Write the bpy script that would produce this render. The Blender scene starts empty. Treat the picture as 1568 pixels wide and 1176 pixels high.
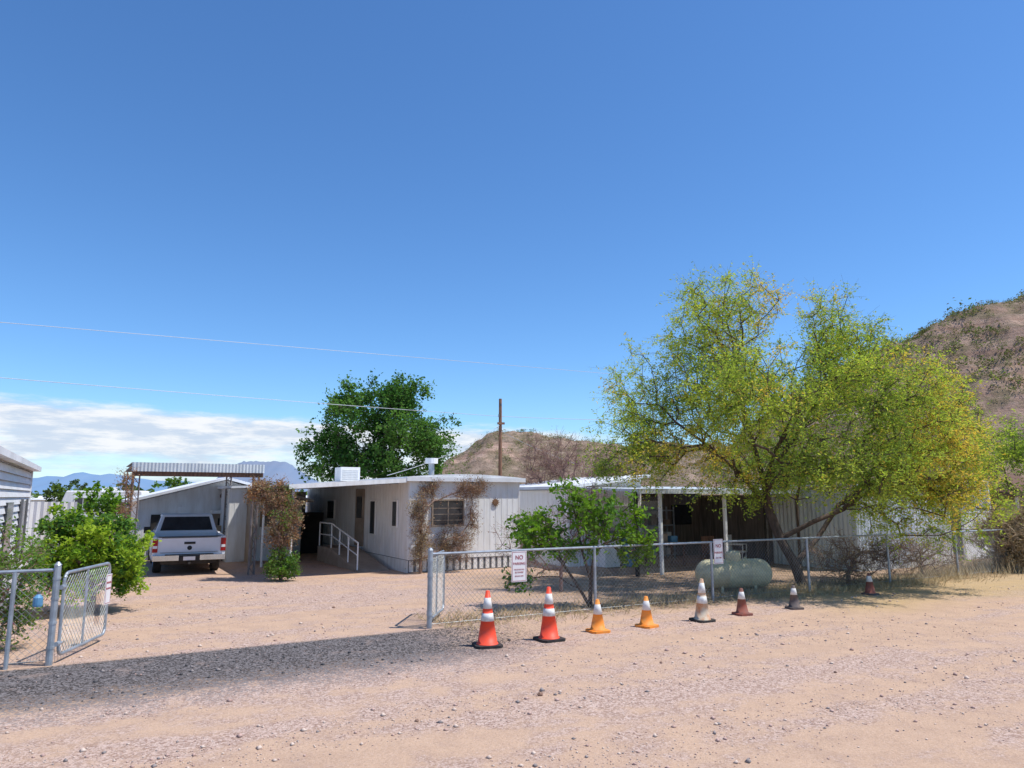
import bpy, math, random
import numpy as np
from mathutils import Vector, Matrix, noise as mnoise

random.seed(3)
scene = bpy.context.scene
COL = scene.collection
ANG = math.radians(29.66)
CS, SN = math.cos(ANG), math.sin(ANG)
def sq(s, q): return (CS*s - SN*q, SN*s + CS*q)

# ------------------------------------------------------------ materials
def newmat(name):
    m = bpy.data.materials.new(name); m.use_nodes = True
    nt = m.node_tree; nt.nodes.clear()
    out = nt.nodes.new('ShaderNodeOutputMaterial')
    return m, nt, out
def c4(c): return (c[0], c[1], c[2], 1.0)
def mix(nt, f, a, b, mode='MIX'):
    n = nt.nodes.new('ShaderNodeMixRGB'); n.blend_type = mode
    for i, v in enumerate((f, a, b)):
        if isinstance(v, bpy.types.NodeSocket): nt.links.new(v, n.inputs[i])
        elif i == 0: n.inputs[0].default_value = v
        else: n.inputs[i].default_value = c4(v)
    return n.outputs[0]
def math_(nt, op, a, b=0.0, c=None, clamp=False):
    n = nt.nodes.new('ShaderNodeMath'); n.operation = op; n.use_clamp = clamp
    for i, v in enumerate((a, b, c)):
        if v is None: continue
        if isinstance(v, bpy.types.NodeSocket): nt.links.new(v, n.inputs[i])
        else: n.inputs[i].default_value = v
    return n.outputs[0]
def smooth(nt, v, lo, hi, a=0.0, b=1.0):
    n = nt.nodes.new('ShaderNodeMapRange'); n.interpolation_type = 'SMOOTHSTEP'
    nt.links.new(v, n.inputs[0])
    n.inputs[1].default_value = lo; n.inputs[2].default_value = hi
    n.inputs[3].default_value = a; n.inputs[4].default_value = b
    return n.outputs[0]
def noise_(nt, vec, scale, detail=4, rough=0.55):
    n = nt.nodes.new('ShaderNodeTexNoise'); n.inputs['Scale'].default_value = scale
    n.inputs['Detail'].default_value = detail; n.inputs['Roughness'].default_value = rough
    nt.links.new(vec, n.inputs['Vector']); return n.outputs[0]
def voro(nt, vec, scale, out='Color'):
    n = nt.nodes.new('ShaderNodeTexVoronoi'); n.inputs['Scale'].default_value = scale
    nt.links.new(vec, n.inputs['Vector']); return n.outputs[out]

def mat(name, c1, c2=None, scale=3.0, rough=0.7, bump=0.0, metal=0.0, stretch=(1,1,1), spec=0.3, bscale=None):
    m, nt, out = newmat(name)
    b = nt.nodes.new('ShaderNodeBsdfPrincipled'); nt.links.new(b.outputs[0], out.inputs[0])
    b.inputs['Roughness'].default_value = rough; b.inputs['Metallic'].default_value = metal
    b.inputs['Specular IOR Level'].default_value = spec
    if c2 is None: c2 = tuple(x*0.86 for x in c1)
    tc = nt.nodes.new('ShaderNodeTexCoord'); mp = nt.nodes.new('ShaderNodeMapping')
    mp.inputs['Scale'].default_value = stretch
    nt.links.new(tc.outputs['Object'], mp.inputs[0])
    f = noise_(nt, mp.outputs[0], scale, 6, 0.65)
    f2 = smooth(nt, f, 0.36, 0.66)
    nt.links.new(mix(nt, f2, c1, c2), b.inputs['Base Color'])
    if bump > 0:
        bp = nt.nodes.new('ShaderNodeBump'); bp.inputs['Strength'].default_value = bump
        bp.inputs['Distance'].default_value = 0.02
        nt.links.new(noise_(nt, mp.outputs[0], bscale or scale*6, 4), bp.inputs['Height'])
        nt.links.new(bp.outputs[0], b.inputs['Normal'])
    return m
def leafmat(name, c1, c2, trans=0.35, scale=1.5):
    m, nt, out = newmat(name)
    g = nt.nodes.new('ShaderNodeNewGeometry')
    f = smooth(nt, noise_(nt, g.outputs['Position'], scale, 3), 0.35, 0.65)
    col = mix(nt, f, c1, c2)
    d = nt.nodes.new('ShaderNodeBsdfDiffuse'); t = nt.nodes.new('ShaderNodeBsdfTranslucent')
    nt.links.new(col, d.inputs[0])
    nt.links.new(mix(nt, 1.0, col, (1.25, 1.3, 0.6), 'MULTIPLY'), t.inputs[0])
    ms = nt.nodes.new('ShaderNodeMixShader'); ms.inputs[0].default_value = trans
    nt.links.new(d.outputs[0], ms.inputs[1]); nt.links.new(t.outputs[0], ms.inputs[2])
    nt.links.new(ms.outputs[0], out.inputs[0]); return m

WHITE = mat('white_painted_metal', (.84,.84,.83), (.74,.73,.70), 2.2, .5, stretch=(3,3,.5))
WHITE2 = mat('off_white_siding', (.78,.78,.76), (.66,.64,.60), 1.6, .6, stretch=(3,3,.5))
GSIDE = mat('grey_lap_siding', (.72,.73,.74), (.64,.64,.64), 1.6, .6, stretch=(1,1,3))
ROOFW = mat('white_roof_coating', (.80,.81,.82), (.66,.67,.68), 1.2, .6)
CORR = mat('galvanized_corrugated', (.64,.68,.70), (.50,.54,.56), 1.4, .5, metal=.1, stretch=(2,2,.6))
GALV = mat('galvanized_steel', (.42,.46,.50), (.30,.33,.36), 6, .45, metal=.5)
WIRE = mat('chain_link_wire', (.36,.39,.40), (.22,.23,.23), 8, .5, metal=.4)
DARK = mat('dark_interior', (.045,.04,.036), (.025,.024,.022), 3, .9)
BROWNW = mat('brown_wood', (.20,.105,.065), (.11,.06,.04), 5, .85, .3, stretch=(4,4,.6))
BROWNP = mat('creosote_pole_wood', (.32,.18,.11), (.20,.11,.07), 5, .85, .3, stretch=(4,4,.6))
TANW = mat('tan_panel', (.36,.29,.23), (.27,.21,.16), 2, .8)
BACKW = mat('shade_toned_plank_wall', (.24,.20,.17), (.13,.11,.095), 2, .85, stretch=(6,6,.5))  # shade under the patio cover is mixed into this dark wall colour
GLASS = mat('window_glass', (.035,.042,.05), (.02,.025,.03), 2, .08, spec=.6)
BLACK = mat('black_rubber', (.03,.03,.03), (.05,.045,.04), 9, .8)
CHROME = mat('chrome', (.6,.6,.6), (.5,.5,.5), 4, .22, metal=.95)
CARW = mat('white_car_paint', (.74,.75,.78), (.68,.68,.70), 1, .25, spec=.5)
REDL = mat('red_tail_light', (.42,.012,.012), (.3,.01,.01), 9, .2)
GREY = mat('grey_plastic', (.16,.16,.17), (.12,.12,.12), 5, .6)
OR1 = mat('fluorescent_orange', (.92,.085,.035), (.80,.09,.05), 9, .5)
OR2 = mat('faded_orange', (.88,.27,.03), (.78,.32,.08), 9, .6)
CW = mat('cone_white_band', (.78,.78,.75), (.62,.60,.56), 14, .5)
CDIRT = mat('weathered_cone', (.58,.50,.38), (.50,.24,.12), 7, .8)
CBRN = mat('sun_bleached_cone', (.30,.09,.06), (.20,.10,.08), 8, .8)
CDRK = mat('old_dark_cone', (.10,.085,.085), (.16,.12,.10), 8, .8)
TANK = mat('propane_tank_paint', (.60,.55,.35), (.47,.43,.27), 3, .5, stretch=(1,1,3))
SIGNW = mat('sign_white', (.82,.81,.80), (.76,.74,.73), 6, .5)
SIGNR = mat('sign_red', (.40,.06,.07), (.34,.06,.07), 9, .5)
BARK = mat('bark', (.13,.095,.075), (.07,.05,.04), 6, .9, .4, stretch=(3,3,.8))
BARKD = mat('dry_twig_bark', (.30,.20,.155), (.20,.135,.10), 6, .9)
BARKS = mat('straw_twig', (.44,.34,.22), (.30,.22,.145), 4, .9)
BARKR = mat('reddish_dry_twig', (.28,.17,.145), (.20,.125,.105), 4, .9)
L_PV = leafmat('acacia_leaf_light', (.50,.58,.11), (.39,.50,.09), .47)
L_PV2 = leafmat('acacia_leaf_dark', (.31,.41,.085), (.22,.33,.065), .42)
L_PVY = leafmat('acacia_blossom_yellow', (.78,.56,.12), (.66,.55,.12), .4)
L_G = leafmat('mulberry_leaf', (.075,.18,.04), (.045,.12,.028), .35)
L_G2 = leafmat('mulberry_leaf_light', (.14,.27,.06), (.10,.21,.05), .4)
L_C = leafmat('citrus_leaf', (.21,.36,.04), (.13,.26,.03), .4)
L_C2 = leafmat('citrus_leaf_new', (.42,.54,.06), (.30,.44,.05), .45)
L_S = leafmat('shrub_leaf', (.17,.26,.06), (.11,.19,.045), .4)
L_DRY = leafmat('dry_leaf', (.34,.20,.13), (.25,.15,.105), .25)
L_OR = leafmat('rust_leaf', (.44,.24,.12), (.33,.18,.10), .3)
L_DUST = leafmat('desert_scrub_leaf', (.16,.155,.07), (.26,.22,.12), .15, .2)
L_STRAW = leafmat('dry_scrub_leaf', (.46,.37,.22), (.35,.27,.16), .2, .6)
L_FAR = leafmat('far_tree_leaf', (.07,.11,.045), (.10,.15,.06), .2, .2)
L_PINK = leafmat('pink_blossom', (.55,.10,.22), (.5,.12,.2), .3)
BLUEP = mat('blue_plastic', (.12,.30,.48), (.1,.25,.4), 9, .5)

# ------------------------------------------------------------ mesh helpers
class MB:
    def __init__(s): s.V=[]; s.F=[]; s.M=[]
    def add(s, vs, fs, m=0):
        o=len(s.V); s.V += [tuple(v) for v in vs]
        s.F += [tuple(i+o for i in f) for f in fs]; s.M += [m]*len(fs); return s
    def box(s,x0,x1,y0,y1,z0,z1,m=0,T=None):
        v=[Vector(p) for p in ((x0,y0,z0),(x1,y0,z0),(x1,y1,z0),(x0,y1,z0),(x0,y0,z1),(x1,y0,z1),(x1,y1,z1),(x0,y1,z1))]
        if T: v=[T@p for p in v]
        return s.add(v,[(0,3,2,1),(4,5,6,7),(0,1,5,4),(1,2,6,5),(2,3,7,6),(3,0,4,7)],m)
    def prism(s, pts, vec, m=0):
        n=len(pts); vec=Vector(vec); a=[Vector(p) for p in pts]; b=[p+vec for p in a]
        fs=[tuple(range(n))[::-1], tuple(range(n,2*n))]
        fs+=[(i,(i+1)%n,n+(i+1)%n,n+i) for i in range(n)]
        return s.add(a+b,fs,m)
    def tube(s,p0,p1,r0,r1=None,n=8,m=0,caps=True):
        if r1 is None: r1=r0
        p0=Vector(p0); p1=Vector(p1); d=(p1-p0).normalized()
        up=Vector((0,0,1)) if abs(d.z)<.9 else Vector((1,0,0))
        u=d.cross(up).normalized(); w=d.cross(u)
        vs=[]; 
        for p,r in ((p0,r0),(p1,r1)):
            for i in range(n):
                a=2*math.pi*i/n; vs.append(p+u*math.cos(a)*r+w*math.sin(a)*r)
        fs=[(i,(i+1)%n,n+(i+1)%n,n+i) for i in range(n)]
        if caps: fs+=[tuple(range(n))[::-1],tuple(range(n,2*n))]
        return s.add(vs,fs,m)
    def path(s,pts,r,n=6,m=0):
        for a,b in zip(pts[:-1],pts[1:]): s.tube(a,b,r,r,n,m)
        return s
    def lathe(s,prof,n=24,c=(0,0,0),T=None):
        vs=[]; o=len(s.V)
        for r,z,_ in prof:
            for i in range(n):
                a=2*math.pi*i/n; p=Vector((r*math.cos(a),r*math.sin(a),z))
                if T: p=T@p
                vs.append(p+Vector(c))
        s.V += [tuple(v) for v in vs]
        for k in range(len(prof)-1):
            for i in range(n):
                j=(i+1)%n
                s.F.append((o+k*n+i,o+k*n+j,o+(k+1)*n+j,o+(k+1)*n+i)); s.M.append(prof[k][2])
        return s
    def obj(s,name,mats,parent=None,bevel=0,smooth=False,loc=None,rotz=0):
        me=bpy.data.meshes.new(name); me.from_pydata(s.V,[],s.F)
        for m in (mats if isinstance(mats,(list,tuple)) else [mats]): me.materials.append(m)
        me.polygons.foreach_set('material_index',s.M)
        if smooth: me.polygons.foreach_set('use_smooth',[True]*len(s.F))
        me.update()
        o=bpy.data.objects.new(name,me); COL.objects.link(o)
        if parent: o.parent=parent
        if loc: o.location=loc
        o.rotation_euler[2]=rotz
        if bevel:
            b=o.modifiers.new('bevel','BEVEL'); b.width=bevel; b.segments=2; b.limit_method='ANGLE'; b.angle_limit=math.radians(40)
        return o
def empty(name,loc=(0,0,0),rotz=0):
    e=bpy.data.objects.new(name,None); e.location=loc; e.rotation_euler[2]=rotz; e.empty_display_size=.3
    COL.objects.link(e); return e
def fast(name,V,F,MI,mats,parent=None):
    V=np.asarray(V,dtype=np.float32); 
    me=bpy.data.meshes.new(name)
    me.vertices.add(len(V)); me.vertices.foreach_set('co',V.ravel())
    me.loops.add(F.size); me.loops.foreach_set('vertex_index',F.ravel().astype(np.int32))
    me.polygons.add(len(F)); me.polygons.foreach_set('loop_start',(np.arange(len(F))*F.shape[1]).astype(np.int32))
    for m in mats: me.materials.append(m)
    me.polygons.foreach_set('material_index',MI.astype(np.int32))
    me.update(calc_edges=True); me.validate()
    o=bpy.data.objects.new(name,me); COL.objects.link(o)
    if parent: o.parent=parent
    return o
def np_tubes(P0,P1,R0,R1,k):
    d=P1-P0; L=np.linalg.norm(d,axis=1,keepdims=True)+1e-9; d=d/L
    up=np.where(np.abs(d[:,2:3])<.9,np.array([[0,0,1.]]),np.array([[1.,0,0]]))
    u=np.cross(d,up); u/=np.linalg.norm(u,axis=1,keepdims=True)+1e-9; w=np.cross(d,u)
    a=np.arange(k)*2*np.pi/k; ca=np.cos(a)[None,:,None]; sa=np.sin(a)[None,:,None]
    ring=u[:,None,:]*ca+w[:,None,:]*sa
    V=np.concatenate([P0[:,None]+ring*R0[:,None,None],P1[:,None]+ring*R1[:,None,None]],axis=1)
    n=len(P0); base=(np.arange(n)*2*k)[:,None,None]; i=np.arange(k)
    f=np.stack([i,(i+1)%k,k+(i+1)%k,k+i],axis=1)[None]
    return V.reshape(-1,3),(base+f).reshape(-1,4)
def np_leaves(C,size,aspect,rng,flat=0.0):
    n=len(C); u=rng.normal(size=(n,3)); u[:,2]*=.7; u/=np.linalg.norm(u,axis=1,keepdims=True)
    w=rng.normal(size=(n,3)); w[:,2]*=(1-flat); w-=(w*u).sum(1,keepdims=True)*u; w/=np.linalg.norm(w,axis=1,keepdims=True)+1e-9
    s=(size*rng.uniform(.6,1.3,n))[:,None]; a=u*s*.5; b=w*s*.5*aspect
    V=np.stack([C-a,C-b+a*.1,C+a,C+b+a*.1],axis=1).reshape(-1,3)
    F=np.arange(n*4).reshape(-1,4); return V,F
def sample_blobs(blobs,rng,gap=-.2,freq=1.1,shell=.5):
    out=[]
    for cx,cy,cz,rx,ry,rz,n in blobs:
        k=0; tries=0
        while k<n and tries<n*8:
            tries+=1
            d=rng.normal(size=3); d/=np.linalg.norm(d); r=rng.uniform(0,1)**shell*rng.uniform(.82,1.08)
            p=np.array([cx+d[0]*rx*r,cy+d[1]*ry*r,cz+d[2]*rz*r])
            if mnoise.noise(Vector(p*freq))<gap: continue
            if p[2]<.1: continue
            out.append(p); k+=1
    return np.array(out)
def make_tree(name,chains,blobs,bark,leafmats,weights,seed,tw=6,twl=.4,lp=8,ls=.06,asp=.45,droop=.3,tip_r=.006,e=2.3,
              step=.35,gap=-.2,freq=1.1,shell=.5,wob=.05,twr=.003,patch=.6,jit=.04,flat=0.,mixf=.2):
    rng=np.random.default_rng(seed)
    root=empty(name,tuple(chains[0][0]))
    P=[];PA=[];DL=[]
    for ch in chains:
        prev=-1
        for i,p in enumerate(ch):
            p=np.array(p,float)
            if i==0 and P:
                prev=int(np.argmin(np.linalg.norm(np.array(P)-p,axis=1))); continue
            P.append(p);PA.append(prev);DL.append(0 if prev<0 else DL[prev]+np.linalg.norm(p-P[prev])); prev=len(P)-1
    tips=sample_blobs(blobs,rng,gap,freq,shell)
    fork=P[min(len(chains[0])-1,len(P)-1)]
    tips=tips[np.argsort(np.linalg.norm(tips-fork,axis=1))]
    cap=len(P)+len(tips)*30; PP=np.zeros((cap,3)); PP[:len(P)]=P; n=len(P); D=np.zeros(cap); D[:n]=DL
    PA=PA+[0]*(cap-n); tipidx=[]; start=max(1,len(chains[0])-2)
    for t in tips:
        dd=np.linalg.norm(PP[start:n]-t,axis=1)+.35*D[start:n]+.5*np.maximum(0,PP[start:n,2]-t[2])*(droop<.5)
        j=int(np.argmin(dd))+start; a=PP[j].copy(); L=np.linalg.norm(t-a); k=max(1,min(25,int(L/step)))
        prev=j
        for i in range(1,k+1):
            f=i/k; p=a+(t-a)*f+rng.normal(size=3)*wob*(f<1); p[2]+=math.sin(f*math.pi)*L*.10
            PP[n]=p; PA[n]=prev; D[n]=D[prev]+L/k; prev=n; n+=1
        tipidx.append(prev)
    PP=PP[:n]; PA=np.array(PA[:n]); R=np.zeros(n); R[tipidx]=tip_r**e
    for i in range(n-1,0,-1):
        if R[i]==0: R[i]=tip_r**e
        if PA[i]>=0: R[PA[i]]+=R[i]
    R=R**(1/e); idx=np.where(PA>=0)[0]
    R0=np.minimum(R[PA[idx]],R[idx]*1.25)
    V,F=np_tubes(PP[PA[idx]],PP[idx],R0,R[idx],6)
    T=PP[tipidx]; nt_=len(T); cen=T.mean(0)
    o=(T-cen); o/=np.linalg.norm(o,axis=1,keepdims=True)+1e-9
    T2=np.repeat(T,tw,axis=0); d=rng.normal(size=(len(T2),3))+np.repeat(o,tw,axis=0)*.7; d[:,2]-=droop
    d/=np.linalg.norm(d,axis=1,keepdims=True); L=(twl*rng.uniform(.5,1.2,len(T2)))[:,None]
    E=T2+d*L; V2,F2=np_tubes(T2,E,np.full(len(T2),twr),np.full(len(T2),twr*.5),3)
    loc=np.array(chains[0][0],float)
    VV=np.vstack([V,V2])-loc; FF=np.vstack([F,F2+len(V)])
    fast('branches',VV,FF,np.zeros(len(FF)),[bark],root)
    if leafmats and lp>0:
        f=rng.uniform(.1,1.05,(len(T2),lp,1)); C=(T2[:,None]+d[:,None]*L[:,None]*f)
        C[:,:,2]-=(f[:,:,0]**2)*L*droop*.3
        C=C.reshape(-1,3)+rng.normal(size=(len(T2)*lp,3))*jit
        LV,LF=np_leaves(C,ls,asp,rng,flat)
        w=np.array(weights,float);w/=w.sum();cw=np.cumsum(w)
        cl=np.array([mnoise.noise(Vector(p*patch)+Vector((seed*3.1,0,0))) for p in T])
        rk=np.argsort(np.argsort(cl+rng.normal(size=nt_)*.12))/max(1,nt_)
        mi=np.searchsorted(cw,rk).clip(0,len(w)-1); mi=np.repeat(mi,tw*lp)
        sw=rng.uniform(size=len(mi))<mixf; mi[sw]=np.searchsorted(cw,rng.uniform(size=sw.sum())).clip(0,len(w)-1)
        fast('leaves',LV-loc,LF,mi,leafmats,root)
    return root
def leaf_blobs(name,blobs,per,size,mats,seed,asp=.6,loc=(0,0,0)):
    rng=np.random.default_rng(seed); Cs=[];Ms=[];Ss=[]
    for i,b in enumerate(blobs):
        n=per; d=rng.normal(size=(n,3)); d/=np.linalg.norm(d,axis=1,keepdims=True); r=rng.uniform(.3,1.05,(n,1))**.6
        lump=1+.25*np.sin(d[:,0:1]*5+i)*np.cos(d[:,2:3]*4+i*2)
        C=np.array(b[:3])+d*r*lump*np.array(b[3:6]); C[:,2]=np.maximum(C[:,2],b[2]-b[5]*.95)
        Cs.append(C);Ms.append(rng.integers(0,len(mats),n)); Ss.append(np.full(n,size*max(b[3],.3)))
    C=np.vstack(Cs); V,F=np_leaves(C,1.0,asp,rng)
    S=np.concatenate(Ss); V=(V.reshape(-1,4,3)-C[:,None])*S[:,None,None]+C[:,None]
    return fast(name,V.reshape(-1,3),F,np.concatenate(Ms),mats)
def chainlink(mb,p0,p1,z0,z1,pitch=.09,r=.0022,m=0):
    p0=Vector(p0);p1=Vector(p1);L=(p1-p0).length;u=(p1-p0)/L;H=z1-z0;k=int((L+H)/pitch)+1
    for i in range(k):
        a=i*pitch
        for sgn in (1,-1):
            t0=a-H; t1=a
            lo=max(t0,0);hi=min(t1,L)
            if hi-lo<.01: continue
            if sgn>0: za=z0+(lo-t0);zb=z0+(hi-t0)
            else: za=z1-(lo-t0);zb=z1-(hi-t0)
            A=p0+u*lo;B=p0+u*hi
            mb.tube((A.x,A.y,za),(B.x,B.y,zb),r,r,3,m,False)
def ribwall(mb,a,b,z0,z1,pitch=.1,depth=.02,m=0,zt=None):
    a=Vector((a[0],a[1],0));b=Vector((b[0],b[1],0));L=(b-a).length;u=(b-a)/L;nrm=Vector((u.y,-u.x,0));n=max(2,int(L/pitch*2))
    vs=[];
    for i in range(n+1):
        p=a+u*(L*i/n)+nrm*(depth if i%2 else 0); f=i/n
        top=z1 if zt is None else z1+(zt-z1)*f
        vs+= [(p.x,p.y,z0),(p.x,p.y,top)]
    mb.add(vs,[(2*i,2*i+2,2*i+3,2*i+1) for i in range(n)],m)

# ------------------------------------------------------------ world
w=bpy.data.worlds.new('World'); scene.world=w; w.use_nodes=True; nt=w.node_tree; nt.nodes.clear()
out=nt.nodes.new('ShaderNodeOutputWorld'); bg=nt.nodes.new('ShaderNodeBackground'); nt.links.new(bg.outputs[0],out.inputs[0])
bg.inputs[1].default_value=.122
SUN_EL=63; SUN_AZ=97
sky=nt.nodes.new('ShaderNodeTexSky'); sky.sky_type='NISHITA'; sky.sun_disc=False
sky.sun_elevation=math.radians(SUN_EL); sky.sun_rotation=math.radians(SUN_AZ); sky.altitude=800; sky.air_density=1.0; sky.dust_density=.4; sky.ozone_density=2.5
tc=nt.nodes.new('ShaderNodeTexCoord'); sp=nt.nodes.new('ShaderNodeSeparateXYZ'); nt.links.new(tc.outputs['Generated'],sp.inputs[0])
hs=nt.nodes.new('ShaderNodeHueSaturation'); hs.inputs['Saturation'].default_value=1.12; nt.links.new(sky.outputs[0],hs.inputs['Color'])
skyc=mix(nt,1.0,hs.outputs[0],(.98,1.26,1.50),'MULTIPLY')
az=math_(nt,'ARCTAN2',sp.outputs[0],sp.outputs[1]); el=sp.outputs[2]
cb=nt.nodes.new('ShaderNodeCombineXYZ'); nt.links.new(math_(nt,'MULTIPLY',az,5.0),cb.inputs[0]); nt.links.new(math_(nt,'MULTIPLY',el,26.0),cb.inputs[1])
n1=noise_(nt,cb.outputs[0],1.0,8,.6); n2=noise_(nt,cb.outputs[0],2.6,8,.62)
topl=math_(nt,'MULTIPLY_ADD',az,-.035,.095)
topn=math_(nt,'MULTIPLY_ADD',math_(nt,'SUBTRACT',n2,.5),.035,topl)
below=math_(nt,'SUBTRACT',topn,el)
edge=smooth(nt,below,-.002,.016)
body=smooth(nt,math_(nt,'MULTIPLY_ADD',below,-2.,n1),.24,.46,0.25,1.0)
upper=smooth(nt,below,.03,.06,1.0,0.0)
body2=math_(nt,'MAXIMUM',body,upper)
azm=smooth(nt,az,.0,.22,1.0,0.0)
cf=math_(nt,'MULTIPLY',math_(nt,'MULTIPLY',edge,body2),math_(nt,'MULTIPLY',azm,.95))
ccol=mix(nt,smooth(nt,n2,.4,.62),(5.2,6.0,7.2),(7.9,8.0,8.2))
nt.links.new(mix(nt,cf,skyc,ccol),bg.inputs[0])

sd=bpy.data.lights.new('sun','SUN'); sd.energy=4.8; sd.angle=math.radians(.5); sd.color=(1,.955,.89)
so=bpy.data.objects.new('sun',sd); COL.objects.link(so); so.location=(0,0,30)
a=math.radians(SUN_AZ); e_=math.radians(SUN_EL)
sv=Vector((math.sin(a)*math.cos(e_),math.cos(a)*math.cos(e_),math.sin(e_)))
so.rotation_euler=sv.to_track_quat('Z','Y').to_euler()

cam=bpy.data.cameras.new('camera'); co=bpy.data.objects.new('camera',cam); COL.objects.link(co); scene.camera=co
cam.sensor_width=36; cam.lens=25.26; cam.clip_end=12000; cam.clip_start=.1
co.location=(0,0,2.1); co.rotation_euler=(math.radians(98.9),0,0)
scene.view_settings.view_transform='Standard'; scene.view_settings.look='None'; scene.view_settings.exposure=0

# ------------------------------------------------------------ ground
m,nt,out=newmat('dirt_and_gravel'); b=nt.nodes.new('ShaderNodeBsdfPrincipled'); nt.links.new(b.outputs[0],out.inputs[0])
b.inputs['Roughness'].default_value=.95; b.inputs['Specular IOR Level'].default_value=.1
g=nt.nodes.new('ShaderNodeNewGeometry'); pos=g.outputs['Position']
def dot(v):
    n=nt.nodes.new('ShaderNodeVectorMath'); n.operation='DOT_PRODUCT'; nt.links.new(pos,n.inputs[0]); n.inputs[1].default_value=v; return n.outputs['Value']
S=dot((CS,SN,0)); Q=dot((-SN,CS,0))
cmb=nt.nodes.new('ShaderNodeCombineXYZ'); nt.links.new(math_(nt,'MULTIPLY',S,.14),cmb.inputs[0]); nt.links.new(Q,cmb.inputs[1])
big=noise_(nt,pos,.35,5); streak=noise_(nt,cmb.outputs[0],.9,4); med=noise_(nt,pos,2.2,6,.68); fine=noise_(nt,pos,30,5,.75); pv=voro(nt,pos,38); pv2=voro(nt,pos,48); pv3=voro(nt,pos,80)
bws=[]
for v_ in (pv,pv2,pv3):
    x_=nt.nodes.new('ShaderNodeRGBToBW'); nt.links.new(v_,x_.inputs[0]); bws.append(x_.outputs[0])
dirt=mix(nt,smooth(nt,med,.35,.7),(.565,.385,.265),(.475,.32,.225))
pink=mix(nt,smooth(nt,bws[0],.25,.75),(.31,.20,.16),(.60,.445,.375))
pm=smooth(nt,math_(nt,'ADD',math_(nt,'MULTIPLY',streak,.7),math_(nt,'MULTIPLY',med,.4)),.50,.62)
col=mix(nt,math_(nt,'MULTIPLY',pm,.75),dirt,pink)
col=mix(nt,math_(nt,'MULTIPLY',smooth(nt,fine,.52,.72),.45),col,(.33,.225,.17))
spk=smooth(nt,bws[2],.62,.85); col=mix(nt,math_(nt,'MULTIPLY',spk,math_(nt,'MULTIPLY_ADD',pm,.35,.15)),col,(.74,.61,.53))
spd=smooth(nt,bws[2],.14,.34,1.0,0.0); col=mix(nt,math_(nt,'MULTIPLY',spd,math_(nt,'MULTIPLY_ADD',pm,.3,.25)),col,(.24,.155,.12))
bm=math_(nt,'MULTIPLY',smooth(nt,math_(nt,'ADD',Q,math_(nt,'MULTIPLY',big,2.)),9.0,10.4),smooth(nt,S,11,14)); bm=math_(nt,'MULTIPLY',bm,smooth(nt,Q,11.6,13,1,0))
col=mix(nt,math_(nt,'MULTIPLY',bm,.6),col,(.48,.34,.14))
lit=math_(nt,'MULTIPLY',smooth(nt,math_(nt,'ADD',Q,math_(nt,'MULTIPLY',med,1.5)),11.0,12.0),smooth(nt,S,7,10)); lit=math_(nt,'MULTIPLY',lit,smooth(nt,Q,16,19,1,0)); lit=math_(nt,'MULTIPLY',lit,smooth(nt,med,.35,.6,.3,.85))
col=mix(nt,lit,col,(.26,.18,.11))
qn=math_(nt,'ADD',Q,math_(nt,'MULTIPLY',math_(nt,'SUBTRACT',med,.5),1.6)); qn=math_(nt,'ADD',qn,math_(nt,'MULTIPLY',math_(nt,'SUBTRACT',bws[1],.5),1.3))
lo=smooth(nt,qn,8.3,9.4); hi=smooth(nt,math_(nt,'ADD',Q,math_(nt,'MULTIPLY',math_(nt,'SUBTRACT',fine,.5),.5)),11.0,11.12,1,0); se=smooth(nt,math_(nt,'ADD',S,math_(nt,'MULTIPLY',bws[1],2.4)),5.6,7.6,1,0)
gm=math_(nt,'MULTIPLY',math_(nt,'MULTIPLY',lo,hi),se)
gcol=mix(nt,smooth(nt,bws[1],.2,.8),(.022,.022,.024),(.21,.195,.195))
gcol=mix(nt,math_(nt,'MULTIPLY',smooth(nt,med,.55,.68),.5),gcol,(.33,.25,.21))
col=mix(nt,math_(nt,'MULTIPLY',gm,.95),col,gcol)
far=smooth(nt,Q,24,60); col=mix(nt,math_(nt,'MULTIPLY',far,.7),col,(.32,.25,.17))
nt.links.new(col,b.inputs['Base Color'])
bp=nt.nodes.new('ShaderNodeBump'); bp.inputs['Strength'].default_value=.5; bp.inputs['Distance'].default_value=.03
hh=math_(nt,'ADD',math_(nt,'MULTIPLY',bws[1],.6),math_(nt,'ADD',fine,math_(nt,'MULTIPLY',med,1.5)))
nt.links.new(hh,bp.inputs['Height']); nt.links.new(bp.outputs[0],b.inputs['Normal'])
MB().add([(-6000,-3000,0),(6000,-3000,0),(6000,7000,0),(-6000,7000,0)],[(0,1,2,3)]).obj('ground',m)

rng=np.random.default_rng(5)
n=26000; D=4.5+13*rng.uniform(0,1,n)**1.4; X=rng.uniform(-.8,.8,n)*D
keep=np.array([mnoise.noise(Vector((float(CS*x+SN*y)*.25,float(-SN*x+CS*y)*1.1,0)))+random.uniform(-.3,.3)>-.02 for x,y in zip(X,D)])
qq=-SN*X+CS*D; keep|=(qq>9)&(qq<11)&(CS*X+SN*D<5.5)
D=D[keep];X=X[keep];n=len(D)
sz=rng.uniform(.0045,.011,n)*(1+2.8*(rng.uniform(0,1,n)**15)); 
oc=np.array([[1,0,0],[0,1,0],[-1,0,0],[0,-1,0],[0,0,.7],[0,0,-.5]],float)
V=oc[None]*sz[:,None,None]*rng.uniform(.6,1.35,(n,6,1)); V[:,:,0]+=X[:,None];V[:,:,1]+=D[:,None];V[:,:,2]+=(sz*.2)[:,None]
f=np.array([[0,1,4],[1,2,4],[2,3,4],[3,0,4],[1,0,5],[2,1,5],[3,2,5],[0,3,5]])
F=(np.arange(n)*6)[:,None,None]+f[None]
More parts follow.
